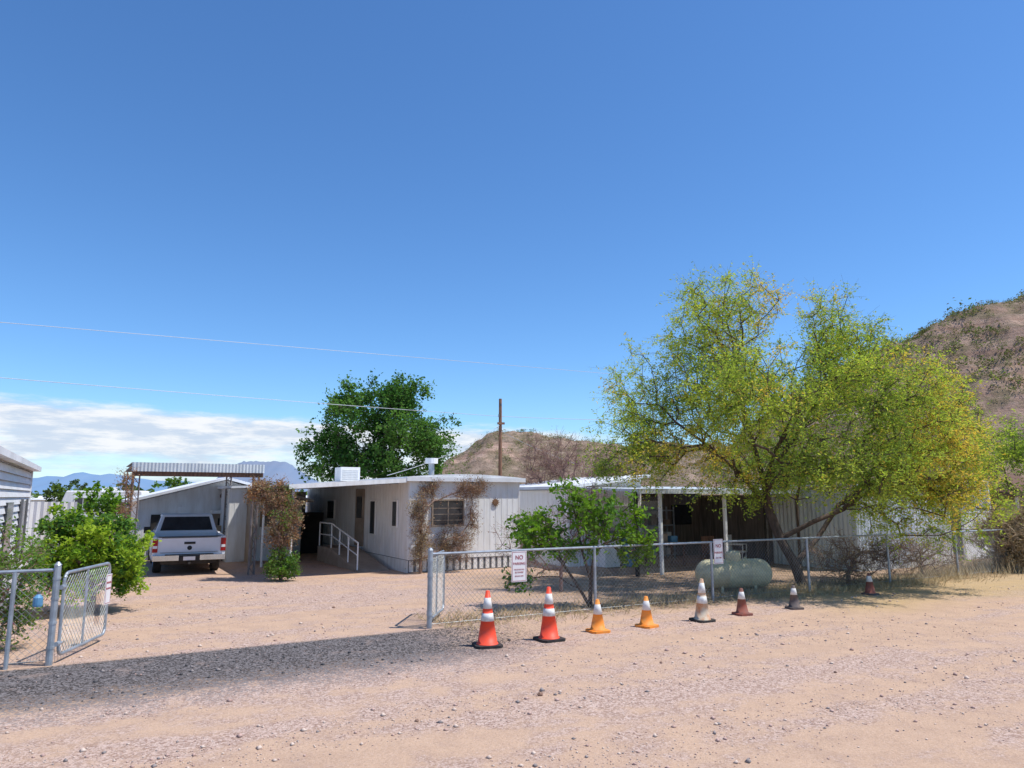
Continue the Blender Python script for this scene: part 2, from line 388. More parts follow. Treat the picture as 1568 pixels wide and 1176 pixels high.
qv=-SN*X+CS*D; sval=CS*X+SN*D; ingrav=(qv>9)&(qv<11)&(sval<5.5)
mi=rng.choice([0,1,2],n,p=[.5,.35,.15]); mi=np.where(ingrav,rng.choice([2,3,0],n,p=[.35,.55,.1]),mi)
PB=[mat('pebble_pink',(.56,.39,.33),(.42,.27,.22),20,.9),mat('pebble_tan',(.70,.56,.46),(.56,.43,.35),20,.9),mat('pebble_grey',(.34,.29,.27),(.22,.19,.18),20,.9),mat('pebble_dark',(.12,.11,.11),(.07,.07,.07),20,.9)]
fast('gravel',V.reshape(-1,3),F.reshape(-1,3),np.repeat(mi,8),PB)
rk=MB()
for i,(x,y,r) in enumerate([(.3,8.1,.035),(-3.4,14.2,.03),(1.9,9.6,.02),(3.9,9.1,.02),(-.9,7.2,.02)]):
    vs=[];
    for k in range(5):
        ph=math.pi*k/4
        for j in range(7):
            th=2*math.pi*j/7; rr=r*random.uniform(.8,1.2); vs.append((x+rr*math.sin(ph)*math.cos(th),y+rr*math.sin(ph)*math.sin(th),r*.4+rr*.7*math.cos(ph)))
    rk.add(vs,[(k*7+j,k*7+(j+1)%7,(k+1)*7+(j+1)%7,(k+1)*7+j) for k in range(4) for j in range(7)])
rk.obj('loose_rocks',mat('rock_brown',(.22,.12,.08),(.3,.2,.15),20,.9))

# ------------------------------------------------------------ hills
def fbm(x,y,s,o=5): return mnoise.fractal(Vector((x*s,y*s,1.7)),1.0,2.0,o)
def interp(x,xs,ys): return float(np.interp(x,xs,ys))
m,nt,out=newmat('desert_hill_rock'); b=nt.nodes.new('ShaderNodeBsdfPrincipled'); nt.links.new(b.outputs[0],out.inputs[0]); b.inputs['Roughness'].default_value=.95; b.inputs['Specular IOR Level'].default_value=.05
g=nt.nodes.new('ShaderNodeNewGeometry'); pos=g.outputs['Position']; sx=nt.nodes.new('ShaderNodeSeparateXYZ'); nt.links.new(pos,sx.inputs[0])
nn=nt.nodes.new('ShaderNodeSeparateXYZ'); nt.links.new(g.outputs['Normal'],nn.inputs[0])
a1=noise_(nt,pos,.09,6,.65); a2=noise_(nt,pos,.6,6,.7)
cc=nt.nodes.new('ShaderNodeCombineXYZ'); nt.links.new(math_(nt,'MULTIPLY',sx.outputs[0],.05),cc.inputs[0]); nt.links.new(math_(nt,'MULTIPLY',sx.outputs[2],.9),cc.inputs[2])
strata=noise_(nt,cc.outputs[0],1.4,5,.7)
base=mix(nt,smooth(nt,a2,.35,.65),(.24,.175,.125),(.42,.31,.235))
rock=mix(nt,smooth(nt,strata,.4,.6),(.62,.43,.33),(.40,.255,.19))
steep=smooth(nt,nn.outputs[2],.60,.88,1,0); steep=math_(nt,'MAXIMUM',math_(nt,'MULTIPLY',steep,.8),smooth(nt,a1,.53,.63))
col=mix(nt,steep,base,rock); col=mix(nt,math_(nt,'MULTIPLY',smooth(nt,noise_(nt,pos,.35,6,.7),.46,.58),.5),col,(.17,.155,.08))
nt.links.new(col,b.inputs['Base Color']); bp=nt.nodes.new('ShaderNodeBump'); bp.inputs['Strength'].default_value=.9; bp.inputs['Distance'].default_value=.9; nt.links.new(noise_(nt,pos,.7,8,.75),bp.inputs['Height']); nt.links.new(bp.outputs[0],b.inputs['Normal'])
HM=m
def hill(name,x0,x1,y0,y1,nx,ny,fn):
    V=np.zeros((ny+1,nx+1,3))
    for j in range(ny+1):
        for i in range(nx+1):
            x=x0+(x1-x0)*i/nx;y=y0+(y1-y0)*j/ny; V[j,i]=(x,y,fn(x,y))
    ii,jj=np.meshgrid(np.arange(nx),np.arange(ny)); k=(jj*(nx+1)+ii).ravel()
    F=np.stack([k,k+1,k+nx+2,k+nx+1],axis=1); o=fast(name,V.reshape(-1,3),F,np.zeros(len(F)),[HM]); 
    return o
def terr(h,st,k):
    f=h/st; i=math.floor(f); r=f-i; return (i+ (r**k if r<1 else 1))*st
def hR(x,y):
    H=interp(x,[5,20,32,42,54,63,72,90,130,190],[-2,4,9,16,23.5,28.0,31.2,36,42,30])
    yy=y+6*fbm(x,y,.02,3)
    t=(yy-52)/48; prof=interp(t,[0,.18,.30,.42,.70,1,1.5,2.2],[0,.12,.36,.46,.74,1,.95,.1])
    h=H*prof+ (1.9*fbm(x,y,.06)+1.2*fbm(x,y,.22))*min(1,max(0,t)*3) -.5
    return .45*h+.55*terr(h+.6*fbm(x,y,.05),2.6,2.6)
def hM(x,y):
    H=interp(x,[-45,-30,-20,-14,-10.5,-8,-4,0,5,13,25,45,80],[-2,1,3,5.5,8.4,9.6,12.7,13.6,12.7,11.6,11,10.5,8])
    t=(y-85+4*fbm(x,y,.03,3))/35; prof=interp(t,[0,.3,.6,1,1.6,2.3],[0,.2,.62,1,.95,0])
    return H*prof+(.9*fbm(x,y,.09)+.6*fbm(x,y,.3))*min(1,max(0,t)*3)-.4
hill('hill',5,190,52,150,300,160,hR); hill('hill.001',-45,80,85,160,200,110,hM)
rng=np.random.default_rng(9); bl=[]
for i in range(3600):
    x=rng.uniform(25,100);y=rng.uniform(56,108);r=rng.uniform(.3,.85)*(1 if rng.uniform()<.9 else 1.6)
    if mnoise.noise(Vector((x*.08,y*.08,0)))<-.3: continue
    bl.append((x,y,hR(x,y)+r*.4,r,r,r*.7))
bl.append((63.5,99,hR(63.5,99)+1.0,2.0,1.8,1.4))
for i in range(900):
    x=rng.uniform(-25,50);y=rng.uniform(92,124);r=rng.uniform(.25,.8); bl.append((x,y,hM(x,y)+r*.35,r,r,r*.7))
leaf_blobs('desert_scrub',bl,42,.30,[L_DUST,L_S,L_DUST],11)

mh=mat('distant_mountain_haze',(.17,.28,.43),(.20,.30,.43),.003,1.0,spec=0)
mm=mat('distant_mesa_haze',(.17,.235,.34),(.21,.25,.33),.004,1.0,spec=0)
def ridge(name,D,us,vs,mt):
    vx=[];fx=[]; rr=random.Random(4); U=np.linspace(us[0],us[-1],90); Vv=np.interp(U,us,vs)
    for k,dd in enumerate((D*.86,D*.95,D,D*1.15)):
        for u,v in zip(U,Vv):
            z=(758-v)*.00092*D + (rr.uniform(-1,1)*.0009*D if k in(1,2) else 0); z*= (0,.55,1,0)[k]
            vx.append(((u-784)/1100*D*1.0,dd,max(z,-2) if k in (1,2) else -2))
    n=90
    for k in range(3):
        for i in range(n-1): fx.append((k*n+i,k*n+i+1,(k+1)*n+i+1,(k+1)*n+i))
    MB().add(vx,fx).obj(name,mt,smooth=True)
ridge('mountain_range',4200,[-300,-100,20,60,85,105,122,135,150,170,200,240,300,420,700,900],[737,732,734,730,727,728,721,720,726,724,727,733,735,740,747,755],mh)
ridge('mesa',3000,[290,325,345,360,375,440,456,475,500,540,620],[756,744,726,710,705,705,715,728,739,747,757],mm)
bl=[]; rng=np.random.default_rng(21)
for i in range(170):
    D=rng.uniform(90,420); u=rng.uniform(-60,560); X=(u-784)/1100*D; r=rng.uniform(1.3,3.0); bl.append((X,D,r*.6,r*1.2,r,r*.7))
leaf_blobs('distant_trees',bl,90,.42,[L_FAR,L_S],31)
hs_=MB()
for i in range(30):
    D=rng.uniform(60,220);u=rng.uniform(-40,520);X=(u-784)/1100*D;wd=rng.uniform(5,10); h=1.7
    hs_.box(X,X+wd,D,D+5,0,h,0); hs_.prism([(X-.3,D-.3,h),(X-.3,D+5.3,h),(X-.3,D+2.5,h+.5)],(wd+.6,0,0),1)
    for k in range(3): hs_.box(X+.8+k*1.6,X+1.6+k*1.6,D-.05,D-.01,.8,1.4,2)
hs_.obj('distant_houses',[WHITE2,ROOFW,GLASS])

def gtree(name,x,y,zc,r,seed,lm,h=None,per=60):
    make_tree(name,[[(x,y,0),(x+.1,y,zc*.35),(x,y+.1,zc*.6)]],[(x,y,zc,r*1.25,r,r*.75,per)],BARK,lm,[1]*len(lm),seed,tw=6,twl=r*.3,lp=7,ls=r*.16,asp=.6,step=.6,gap=-.4)
gtree('round_tree',-35.5,58,2.3,1.35,41,[L_FAR,L_S]); gtree('round_tree.001',-22.8,41,1.8,1.3,42,[L_C,L_G2]); gtree('round_tree.002',-27.5,60,2.4,1.7,43,[L_G2,L_S])

# ------------------------------------------------------------ mobile home (centre)
E=empty('mobile_home',(*sq(7.63,19.25),0),ANG); W_,LN,HT=3.6,11.5,2.58
b_=MB(); b_.box(0,W_,0,LN,.35,HT,0)
for i in range(19):
    x=.02+i*(W_-.06)/18; b_.box(x,x+.02,-.008,-.001,.36,HT-.06,0)
for i in range(40):
    y=.05+i*LN/41; b_.box(-.008,-.001,y,y+.02,.36,HT-.06,0)
b_.obj('walls',WHITE,E)
r_=MB(); n=8
prof=[(W_+.12-(W_+.24)*i/n,-.12,HT+.07+.10*math.sin(math.pi*i/n)) for i in range(n+1)]
r_.prism([(-.12,-.12,HT),( W_+.12,-.12,HT)]+prof,(0,LN+.24,0),0)
r_.box(-.13,W_+.13,-.15,-.122,HT-.05,HT+.075,0); r_.obj('roof',ROOFW,E)
k=MB(); k.box(.03,W_-.03,.04,LN-.04,0,.35,0)
for i in range(18): k.box(.05+i*.2,.17+i*.2,.02,.038,.02,.33,1)
k.box(-.005,.028,.05,LN,0,.33,1); k.obj('skirting',[GREY,WHITE2],E)
wn=MB()
def window(mb,x0,x1,z0,z1,y=0,fr=0,gl=1,bars=1):
    mb.box(x0,x1,y-.045,y-.015,z0,z1,gl)
    t=.045
    mb.box(x0-t,x0-.001,y-.065,y-.01,z0-t,z1+t,fr);mb.box(x1+.001,x1+t,y-.065,y-.01,z0-t,z1+t,fr)
    mb.box(x0,x1,y-.065,y-.01,z1+.001,z1+t,fr);mb.box(x0,x1,y-.065,y-.01,z0-t,z0-.001,fr)
    for i in range(bars):
        x=x0+(x1-x0)*(i+1)/(bars+1); mb.box(x-.015,x+.015,y-.055,y-.046,z0,z1,fr)
window(wn,.72,1.65,1.3,1.98,bars=1); 
for i in range(3): wn.box(.73,1.64,-.05,-.046,1.42+i*.17,1.435+i*.17,0)
wn.obj('front_window',[TANW,GLASS],E)
sw=MB()
for (y0,y1,z0,z1) in ((.85,1.2,1.25,1.95),(2.75,3.2,.95,1.95),(7.3,8.2,1.3,1.95)):
    sw.box(-.05,-.016,y0,y1,z0,z1,1); sw.box(-.06,-.012,y0-.05,y0-.001,z0-.05,z1+.05,0); sw.box(-.06,-.012,y1+.001,y1+.05,z0-.05,z1+.05,0)
    sw.box(-.06,-.012,y0,y1,z1+.001,z1+.05,0); sw.box(-.06,-.012,y0,y1,z0-.05,z0-.001,0)
sw.obj('side_windows',[WHITE,GLASS],E)
d_=MB(); d_.box(-.05,-.016,3.9,4.75,.5,2.35,0); d_.box(-.06,-.05,4.05,4.6,1.4,2.1,1); d_.obj('door',[TANW,GLASS],E)
aw=MB(); aw.prism([(-3.35,-.1,2.33),(-.135,-.1,2.53),(-.135,-.1,2.60),(-3.35,-.1,2.40)],(0,11.4,0),0)
aw.prism([(-3.36,-.13,2.29),(-.14,-.13,2.49),(-.14,-.13,2.61),(-3.36,-.13,2.41)],(0,.027,0),0)
for y in (.1,3.8,7.5,11): aw.tube((-3.2,y,0),(-3.2,y,2.34),.035,n=8)
for i in range(12): aw.prism([(-3.3,.5+i*.9,2.27),(-.15,.5+i*.9,2.465),(-.15,.5+i*.9,2.52),(-3.3,.5+i*.9,2.325)],(0,.05,0),1)
aw.obj('awning',[WHITE,GREY],E)
bk=MB(); bk.box(-3.3,-.1,11.3,11.4,0,2.3,0); bk.box(-3.32,-3.26,5.0,11.3,0,2.3,0); bk.box(-2.3,-1.3,11.2,11.29,0,1.95,1); bk.box(-1.2,-.1,8.5,9.3,0,1.5,1); bk.obj('carport_back_wall',[TANW,DARK],E)
rp=MB(); rp.prism([(-1.15,.9,0),(-1.15,3.7,0),(-1.15,3.7,.48),(-1.15,.9,.03)],(.95,0,0),0); rp.box(-1.15,-.2,3.7,5.2,0,.48,0)
for x in (-1.12,):
    for y,z in ((1.0,.05),(1.9,.2),(2.8,.35),(3.7,.5),(5.1,.5)): rp.tube((x,y,z),(x,y,z+.75),.022,m=1)
    rp.path([(x,1.0,.8),(x,3.7,1.25),(x,5.1,1.25)],.024,m=1); rp.path([(x,1.0,.45),(x,3.7,.88),(x,5.1,.88)],.018,m=1)
rp.obj('ramp_with_handrail',[TANW,WHITE],E)
rt=MB(); rt.box(-.75,-.1,4.2,4.9,2.6,3.06,0)
for i in range(6): rt.box(-.70,-.15,4.185,4.198,2.68+i*.055,2.70+i*.055,0)
rt.obj('evaporative_cooler',[WHITE,GREY],E,bevel=.015)
ch=MB(); ch.tube((1.35,1.6,2.6),(1.35,1.6,3.12),.09,n=14,m=0); ch.tube((1.35,1.6,3.12),(1.35,1.6,3.28),.2,.2,14,1); ch.tube((1.35,1.6,2.66),(1.35,1.6,2.74),.2,.12,14,1); ch.obj('roof_vent',[GALV,WHITE],E)
orn=MB(); T=Matrix.Rotation(math.pi/2,4,'X'); orn.lathe([(.001,.03,0),(.09,.03,0),(.10,.0,0)],20,(2.75,-.02,1.93),T)
for i in range(12):
    a=i*math.pi/6; orn.add([(2.75+.1*math.cos(a-.12),-.03,1.93+.1*math.sin(a-.12)),(2.75+.1*math.cos(a+.12),-.03,1.93+.1*math.sin(a+.12)),(2.75+.16*math.cos(a),-.03,1.93+.16*math.sin(a))],[(0,1,2)])
orn.obj('sun_ornament',[mat('ornament_copper',(.3,.17,.1),(.2,.12,.08),9,.5,metal=.5)],E)

# ------------------------------------------------------------ carport left
E=empty('metal_carport',(*sq(.78,20.95),0),ANG)
cp=MB(); ribwall(cp,(-.08,-.12),(3.18,-.12),2.74,2.97,.085,.02,0); cp.box(-.08,3.18,-.095,5.2,2.87,2.91,1); cp.box(-.06,3.16,-.09,-.02,2.62,2.74,2)
cp.add([(-.08,-.09,2.97),(3.18,-.09,2.97),(3.18,5.2,3.03),(-.08,5.2,3.03)],[(0,1,2,3)],0)
cp.obj('corrugated_roof',[CORR,GREY,BROWNW],E)
ps=MB()
for x in (.05,3.0):
    for y in (.05,4.9):
        for dx,dy in ((0,0),(.14,0),(0,.14),(.14,.14)): ps.tube((x+dx-.07,y+dy-.07,0),(x+dx-.07,y+dy-.07,2.87),.018,n=6,m=0)
        for i in range(14):
            z=i*.2; s_=1 if i%2 else -1
            ps.tube((x-.07*s_,y-.07,z),(x+.07*s_,y-.07,z+.2),.010,n=4,m=0); ps.tube((x-.07,y-.07*s_,z),(x-.07,y+.07*s_,z+.2),.010,n=4)
            ps.tube((x+.07,y-.07*s_,z),(x+.07,y+.07*s_,z+.2),.010,n=4)
ps.obj('lattice_posts',[mat('weathered_steel',(.24,.22,.21),(.16,.13,.12),5,.7)],E)

# ------------------------------------------------------------ gabled shed behind truck
E=empty('gabled_garage',(*sq(1.1,27.3),0),ANG)
sh=MB(); sh.prism([(.1,0,0),(5.5,0,0),(5.5,0,1.95),(2.8,0,2.66),(.1,0,1.95)],(0,6,0),0)
for i in range(44):
    x=.15+i*.122; zt=1.93+(.7-abs(x-2.8)*.262); sh.box(x,x+.012,-.008,-.001,0,min(zt,2.6),0)
sh.obj('walls',[WHITE2],E)
rf=MB()
for sgn in (-1,1):
    a=(2.8,-.35,2.78); b2=(2.8+sgn*3.05,-.35,1.98)
    p=[a,b2,(b2[0],b2[1],b2[2]-.09),(a[0],a[1],a[2]-.09)]; rf.prism(p,(0,6.6,0),0)
rf.obj('roof',[ROOFW],E)
gd=MB(); gd.box(.5,2.0,-.05,-.012,0,1.5,1); gd.box(2.35,3.1,-.45,-.012,1.52,1.62,0); gd.box(2.4,3.05,-.05,-.012,0,1.5,2); gd.box(1.3,1.55,-.05,-.012,1.52,1.75,0)
gd.box(2.6,2.95,-.07,-.051,.75,1.35,1); gd.obj('doors',[WHITE,DARK,TANW],E)
vt=MB(); 
for i in range(7): vt.box(3.1,3.45,-.06,-.015,1.95+i*.05,1.98+i*.05,0)
vt.box(3.08,3.47,-.03,-.013,1.92,2.3,1); vt.lathe([(.001,.05,2),(.1,.05,2),(.12,0,2)],16,(2.75,-.02,2.12),T); vt.obj('gable_vent',[WHITE,DARK,BROWNW],E)
E2=empty('storage_shed',(*sq(3.75,25.3),0),ANG)
st=MB(); st.box(0,2.1,0,1.8,0,2.35,0)
for i in range(13): st.box(.02+i*.16,.035+i*.16,-.008,-.001,0,2.3,0)
for i in range(11): st.box(-.008,-.001,.02+i*.16,.035+i*.16,0,2.3,0)
st.obj('walls',[WHITE],E2); MB().prism([(-.12,-.15,2.36),(2.2,-.15,2.42),(2.2,-.15,2.5),(-.12,-.15,2.44)],(0,2.1,0)).obj('roof',[ROOFW],E2)
sdw=MB(); sdw.box(.25,.75,-.03,-.013,.05,1.75,0); sdw.box(1.0,1.5,-.03,-.013,1.1,1.6,1); sdw.obj('door',[WHITE2,GLASS],E2)

# ------------------------------------------------------------ neighbour mobile home far left
ex=(-10.75,16.2); E=empty('neighbour_mobile_home',(ex[0],ex[1],0),ANG)
nb=MB(); L=7.5; nrow=18
for i in range(nrow):
    z0=.2+i*.135; nb.add([(0.012,-L,z0),(0.012,0,z0),(-.02,0,z0+.135),(-.02,-L,z0+.135)],[(0,1,2,3)],0); nb.add([(-.02,-L,z0+.135),(-.02,0,z0+.135),(.012,0,z0+.135),(.012,-L,z0+.135)],[(0,1,2,3)],1)
nb.box(-4,-.025,-L,-.001,0,2.68,0); nb.box(-.02,.025,-.03,.03,0,2.66,0); nb.obj('siding_walls',[GSIDE,GREY],E)
MB().prism([(.16,.25,2.66),(-4.3,.25,2.66),(-4.3,.25,2.78),(-2,.25,2.98),(.16,.25,2.76)],(0,-L-.6,0)).obj('roof',[ROOFW],E)
nw=MB(); nw.box(.0,.035,-1.9,-1.1,.9,2.0,0); nw.box(.02,.05,-1.05,-.8,.85,2.05,1); nw.box(.02,.05,-2.2,-1.95,.85,2.05,1); nw.box(0,.035,-4.7,-3.7,.9,2.0,0); nw.obj('windows',[GLASS,GREY],E)
cf_=MB(); ribwall(cf_,sq(-4.6,24.5),sq(-.5,24.5),0,1.95,.16,.04,0); cf_.obj('corrugated_panel_fence',[WHITE2])
E=empty('white_roof_house',(*sq(-9,34),0),ANG)
MB().box(-4,5,0,4,0,1.6).obj('walls',[TANW],E); MB().prism([(-4.4,-.4,1.62),(-4.4,4.4,1.62),(-4.4,2,2.2)],(9.8,0,0)).obj('roof',[ROOFW],E)
ww=MB(); window(ww,-3,-2,.7,1.3); window(ww,1,2,.7,1.3); ww.obj('windows',[WHITE,GLASS],E)
E=empty('travel_trailer',(-28.0,50,0),.25)
tv=MB(); tv.prism([(-2.6,0,.5),(2.4,0,.5),(2.6,0,1.2),(2.3,0,2.5),(-2.4,0,2.5),(-2.7,0,1.6)],(0,2.2,0),0); tv.obj('shell',[WHITE],E,bevel=.08)
tw_=MB(); window(tw_,-1.8,-.8,1.4,2.0); window(tw_,1.0,1.8,1.4,2.0); tw_.box(-.3,.35,-.04,-.012,.55,2.2,2); tw_.box(-2.5,2.4,-.02,-.005,1.05,1.15,3); tw_.box(-.4,.4,.7,1.4,2.5,2.75,0)
for x in (-.5,.3): tw_.lathe([(.001,-.02,1),(.3,-.02,1),(.3,.18,1),(.001,.18,1)],16,(x,.0,.32),T)
tw_.obj('windows_door_wheels',[WHITE,GLASS,WHITE2,BROWNW],E)

# ------------------------------------------------------------ right structures
E=empty('white_shed',(*sq(12.5,18.5),0),ANG)
s2=MB(); s2.box(0,2.9,.03,4,0,2.3,0); ribwall(s2,(0,.03),(2.9,.03),0,2.32,.12,.02,0,2.68); s2.prism([(0,.04,2.301),(2.9,.04,2.301),(2.9,.04,2.66)],(0,3.9,0),0); s2.obj('walls',[WHITE],E)
MB().prism([(-.2,-.25,2.32),(3.1,-.25,2.72),(3.1,-.25,2.81),(-.2,-.25,2.41)],(0,4.5,0)).obj('roof',[ROOFW],E)
MB().box(1.7,2.4,-.03,-.001,.05,1.8,0).box(.3,.9,-.03,-.001,1.2,1.7,1).obj('door',[WHITE2,GLASS],E)
E=empty('patio_cover',(*sq(12.6,15.4),0),ANG)
pc=MB(); pc.prism([(-.1,-.2,2.24),(-.1,2.9,2.32),(-.1,2.9,2.38),(-.1,-.2,2.30)],(7.0,0,0),0); pc.prism([(3.0,2.9,2.32),(3.0,5.2,2.40),(3.0,5.2,2.46),(3.0,2.9,2.38)],(3.9,0,0),0); pc.box(-.1,6.9,-.24,-.203,2.18,2.31,0)
pc.obj('roof',[CORR],E)
pp=MB()
for x,mm_ in ((.0,1),(.85,0),(3.3,0),(5.0,1),(6.7,0)): pp.box(x,x+.08,0,.08,0,2.22,mm_)
for x in (3.3,6.7): pp.box(x,x+.07,4.9,4.97,0,2.36,1)
pp.obj('posts',[WHITE,DARK],E)
pb=MB(); pb.box(3.0,6.9,4.6,4.7,0,2.32,0); pb.box(6.8,6.86,.1,4.6,0,2.15,0); pb.box(4.0,4.9,4.54,4.599,.0,1.95,1); pb.box(5.4,6.3,4.54,4.599,1.1,1.8,2); pb.obj('back_wall',[BACKW,WHITE2,GLASS],E)
cl=MB(); chainlink(cl,(0,0.04,0),(.85,.04,0),.03,2.1,.085,.003); cl.obj('chain_link_panel',[WIRE],E)
P_=(*sq(12.6,15.4),0)
ap=MB(); ap.box(.6,1.15,2.2,2.8,.02,.95,0); ap.box(.62,1.13,2.19,2.199,.2,.9,0); ap.box(.62,1.13,2.25,2.8,.96,1.08,1); ap.obj('washing_machine',[WHITE,GREY],None,bevel=.02,loc=P_,rotz=ANG)
tb=MB(); tb.box(2.0,3.2,1.5,2.2,.68,.72,0)
for x in (2.05,3.1):
    for y in (1.55,2.1): tb.box(x,x+.05,y,y+.05,0,.68,0)
tb.box(2.2,2.6,1.7,2.0,.725,.98,1); tb.box(2.75,3.0,1.7,1.95,.725,.9,2); tb.obj('patio_table',[BROWNW,TANW,BLUEP],None,loc=P_,rotz=ANG)
sf=MB(); 
for z in (.1,.6,1.1,1.6): sf.box(3.5,4.9,3.9,4.3,z,z+.04,0)
for x in (3.5,4.86):
    for y in (3.9,4.26): sf.box(x,x+.04,y,y+.04,0,1.75,0)
for i in range(12):
    x=3.58+(i%4)*.33; z=(.14,.64,1.14)[i//4]; sf.box(x,x+random.uniform(.14,.26),3.95,4.2,z,z+random.uniform(.15,.38),random.choice((1,2,3)))
sf.obj('storage_shelf',[GALV,WHITE2,TANW,BLUEP],None,loc=P_,rotz=ANG)
br=MB(); br.lathe([(.001,0,0),(.26,0,0),(.28,.02,0),(.27,.3,0),(.285,.32,0),(.27,.34,0),(.27,.6,0),(.285,.62,0),(.27,.64,0),(.28,.85,0),(.26,.87,0),(.001,.85,0)],20,(1.7,2.4,0)); br.obj('steel_drum',[BLUEP],None,loc=P_,rotz=ANG)
def chair(name,s,q,r,mt):
    c=MB(); c.box(-.25,.25,-.25,.25,.38,.42); c.box(-.25,.25,.22,.26,.42,.9)
    for x in (-.23,.2):
        for y in (-.23,.2): c.box(x,x+.03,y,y+.03,0,.38)
        c.box(x,x+.03,-.25,.25,.6,.63); c.box(x,x+.03,-.25,-.22,.42,.6)
    c.obj(name,[mt],None,.008,loc=(*sq(s,q),0),rotz=r)
chair('patio_chair',16.4,16.4,.5,BROWNW); chair('patio_chair.001',17.6,16.6,1.,WHITE2)
E=empty('corrugated_metal_shed',(*sq(18.9,13.3),0),ANG)
ms_=MB(); ribwall(ms_,(0,0),(2.7,0),0,2.3,.15,.03,1,2.35); ribwall(ms_,(2.7,0),(4.7,0),0,2.35,.15,.03,0,2.4); ribwall(ms_,(4.7,0),(4.7,3),0,2.4,.15,.03,0); ribwall(ms_,(0,3),(0,0),0,2.3,.15,.03,1); ms_.obj('walls',[WHITE,CORR],E)
MB().box(-.1,4.85,-.1,3.1,2.41,2.45).obj('roof',[CORR],E)
lt=MB(); 
E=empty('lattice_screen',(*sq(25.6,14),0),ANG)
for i in range(22):
    a=i*.13
    for sg in (1,-1):
        lo=max(a-1.0,0);hi=min(a,1.7)
        if hi-lo<.02: continue
        za=1.6+(lo-(a-1.0)) if sg>0 else 2.6-(lo-(a-1.0)); zb=1.6+(hi-(a-1.0)) if sg>0 else 2.6-(hi-(a-1.0))
        lt.tube((lo,.02*sg,za),(hi,.02*sg,zb),.022,n=4)
lt.box(-.05,0,-.04,.04,0,2.65); lt.box(1.7,1.76,-.04,.04,0,2.65); lt.box(0,1.7,-.04,.04,1.55,1.6); lt.box(0,1.7,-.04,.04,2.6,2.65); lt.box(0,1.7,-.02,.02,0,1.54); lt.obj('lattice_panel',[WHITE],E)
E=empty('brown_cottage',(*sq(30,15.5),0),ANG)
bh=MB(); bh.box(0,6,0,5,0,2.2,0); bh.obj('walls',[TANW],E); MB().prism([(-.6,-1.5,2.1),(-.6,5.4,2.4),(-.6,2.5,3.2)],(7.2,0,0)).obj('roof',[BROWNW],E)
bw_=MB(); window(bw_,.6,1.6,1,1.8); window(bw_,3.,4.2,1,1.8); bw_.box(-.3,-.22,-1.3,-1.22,0,2.1,0); bw_.box(3,3.08,-1.3,-1.22,0,2.1,0); bw_.obj('windows',[WHITE,GLASS],E)

# ------------------------------------------------------------ fence
FQ=11.13
def fence(name,s0,s1,posts,H=1.17,end0=True):
    E=empty(name,(*sq(s0,FQ),0),ANG); f=MB(); L=s1-s0
    f.tube((0,0,H),(L,0,H),.021,n=8)
    for p in posts:
        r=.042 if p[1] else .027; f.tube((p[0],0,0),(p[0],0,H+(.06 if p[1] else -.01)),r,n=10)
        if p[1]: 
            f.tube((p[0],0,H+.06),(p[0],0,H+.10),r*1.15,r*.4,10)
            for z in (.2,.5,.8,1.05): f.tube((p[0],0,z),(p[0],0,z+.03),r*1.18,n=10)
    f.obj('posts_and_rail',[GALV],E)
    c=MB(); chainlink(c,(0,.03,0),(L,.03,0),.03,H,.085,.0022); c.tube((0,.03,.06),(L,.03,.06),.004,n=4); c.obj('chain_link',[WIRE],E); return E
s_r=CS*(-1.34)+SN*12.06
fence('chain_link_fence',s_r,s_r+21,[(0,1)]+[(2.95*i+.35,0) for i in range(1,8)])
s_l=CS*(-5.82)+SN*9.46
fence('chain_link_fence.001',s_l-5,s_l,[(5,1),(2.2,0),(0,0),(4.55,0)])
def gate(name,p0,p1,H=1.12):
    E=empty(name,(p0[0],p0[1],0)); f=MB(); d=Vector((p1[0]-p0[0],p1[1]-p0[1],0)); L=d.length; u=d/L
    def P(t,z): return (u.x*t,u.y*t,z)
    r=.1; pts=[]
    for (cx,cz,a0) in ((L-r,H-r,90),(L-r,.1+r,0),(.06+r,.1+r,-90),(.06+r,H-r,-180)):
        for k in range(5):
            a=math.radians(a0-k*22.5); pts.append(P(cx+r*math.cos(a),cz+r*math.sin(a)))
    pts.append(pts[0]); f.path(pts,.021,8); f.tube(P(L/2,.1),P(L/2,H),.016)
    for z in (.25,.95): f.tube(P(-.02,z),P(.09,z),.03,n=8)
    f.obj('frame',[GALV],E); c=MB(); chainlink(c,P(.08,0),P(L-.02,0),.12,H-.02,.085,.0026); c.obj('chain_link',[WIRE],E); return E
gate('swing_gate',(-5.78,9.52),(-6.02,11.05)); gate('swing_gate.001',(-1.36,12.12),(-1.24,13.45))
def sign(name,loc,rot,w,h,lines,ts):
    E=empty(name,loc,rot); s=MB(); s.box(-w/2,w/2,-.006,0,-h/2,h/2,0)
    for x0,x1,z0,z1 in ((-w/2+.012,w/2-.012,h/2-.02,h/2-.02+.006),(-w/2+.012,w/2-.012,-h/2+.014,-h/2+.02),(-w/2+.012,-w/2+.018,-h/2+.02,h/2-.02),(w/2-.018,w/2-.012,-h/2+.02,h/2-.02)):
        s.box(x0,x1,-.0085,-.0062,z0,z1,1)
    s.obj('panel',[SIGNW,SIGNR],E)
    for txt,z,size in lines:
        c=bpy.data.curves.new('lettering','FONT'); c.body=txt; c.align_x='CENTER'; c.size=size; c.extrude=.001; c.offset=size*.008; c.materials.append(SIGNR)
        o=bpy.data.objects.new('lettering',c); COL.objects.link(o); o.parent=E; o.location=(0,-.009,z); o.rotation_euler=(math.pi/2,0,0)
def onf(s,off=-.04): return sq(s,FQ+off)
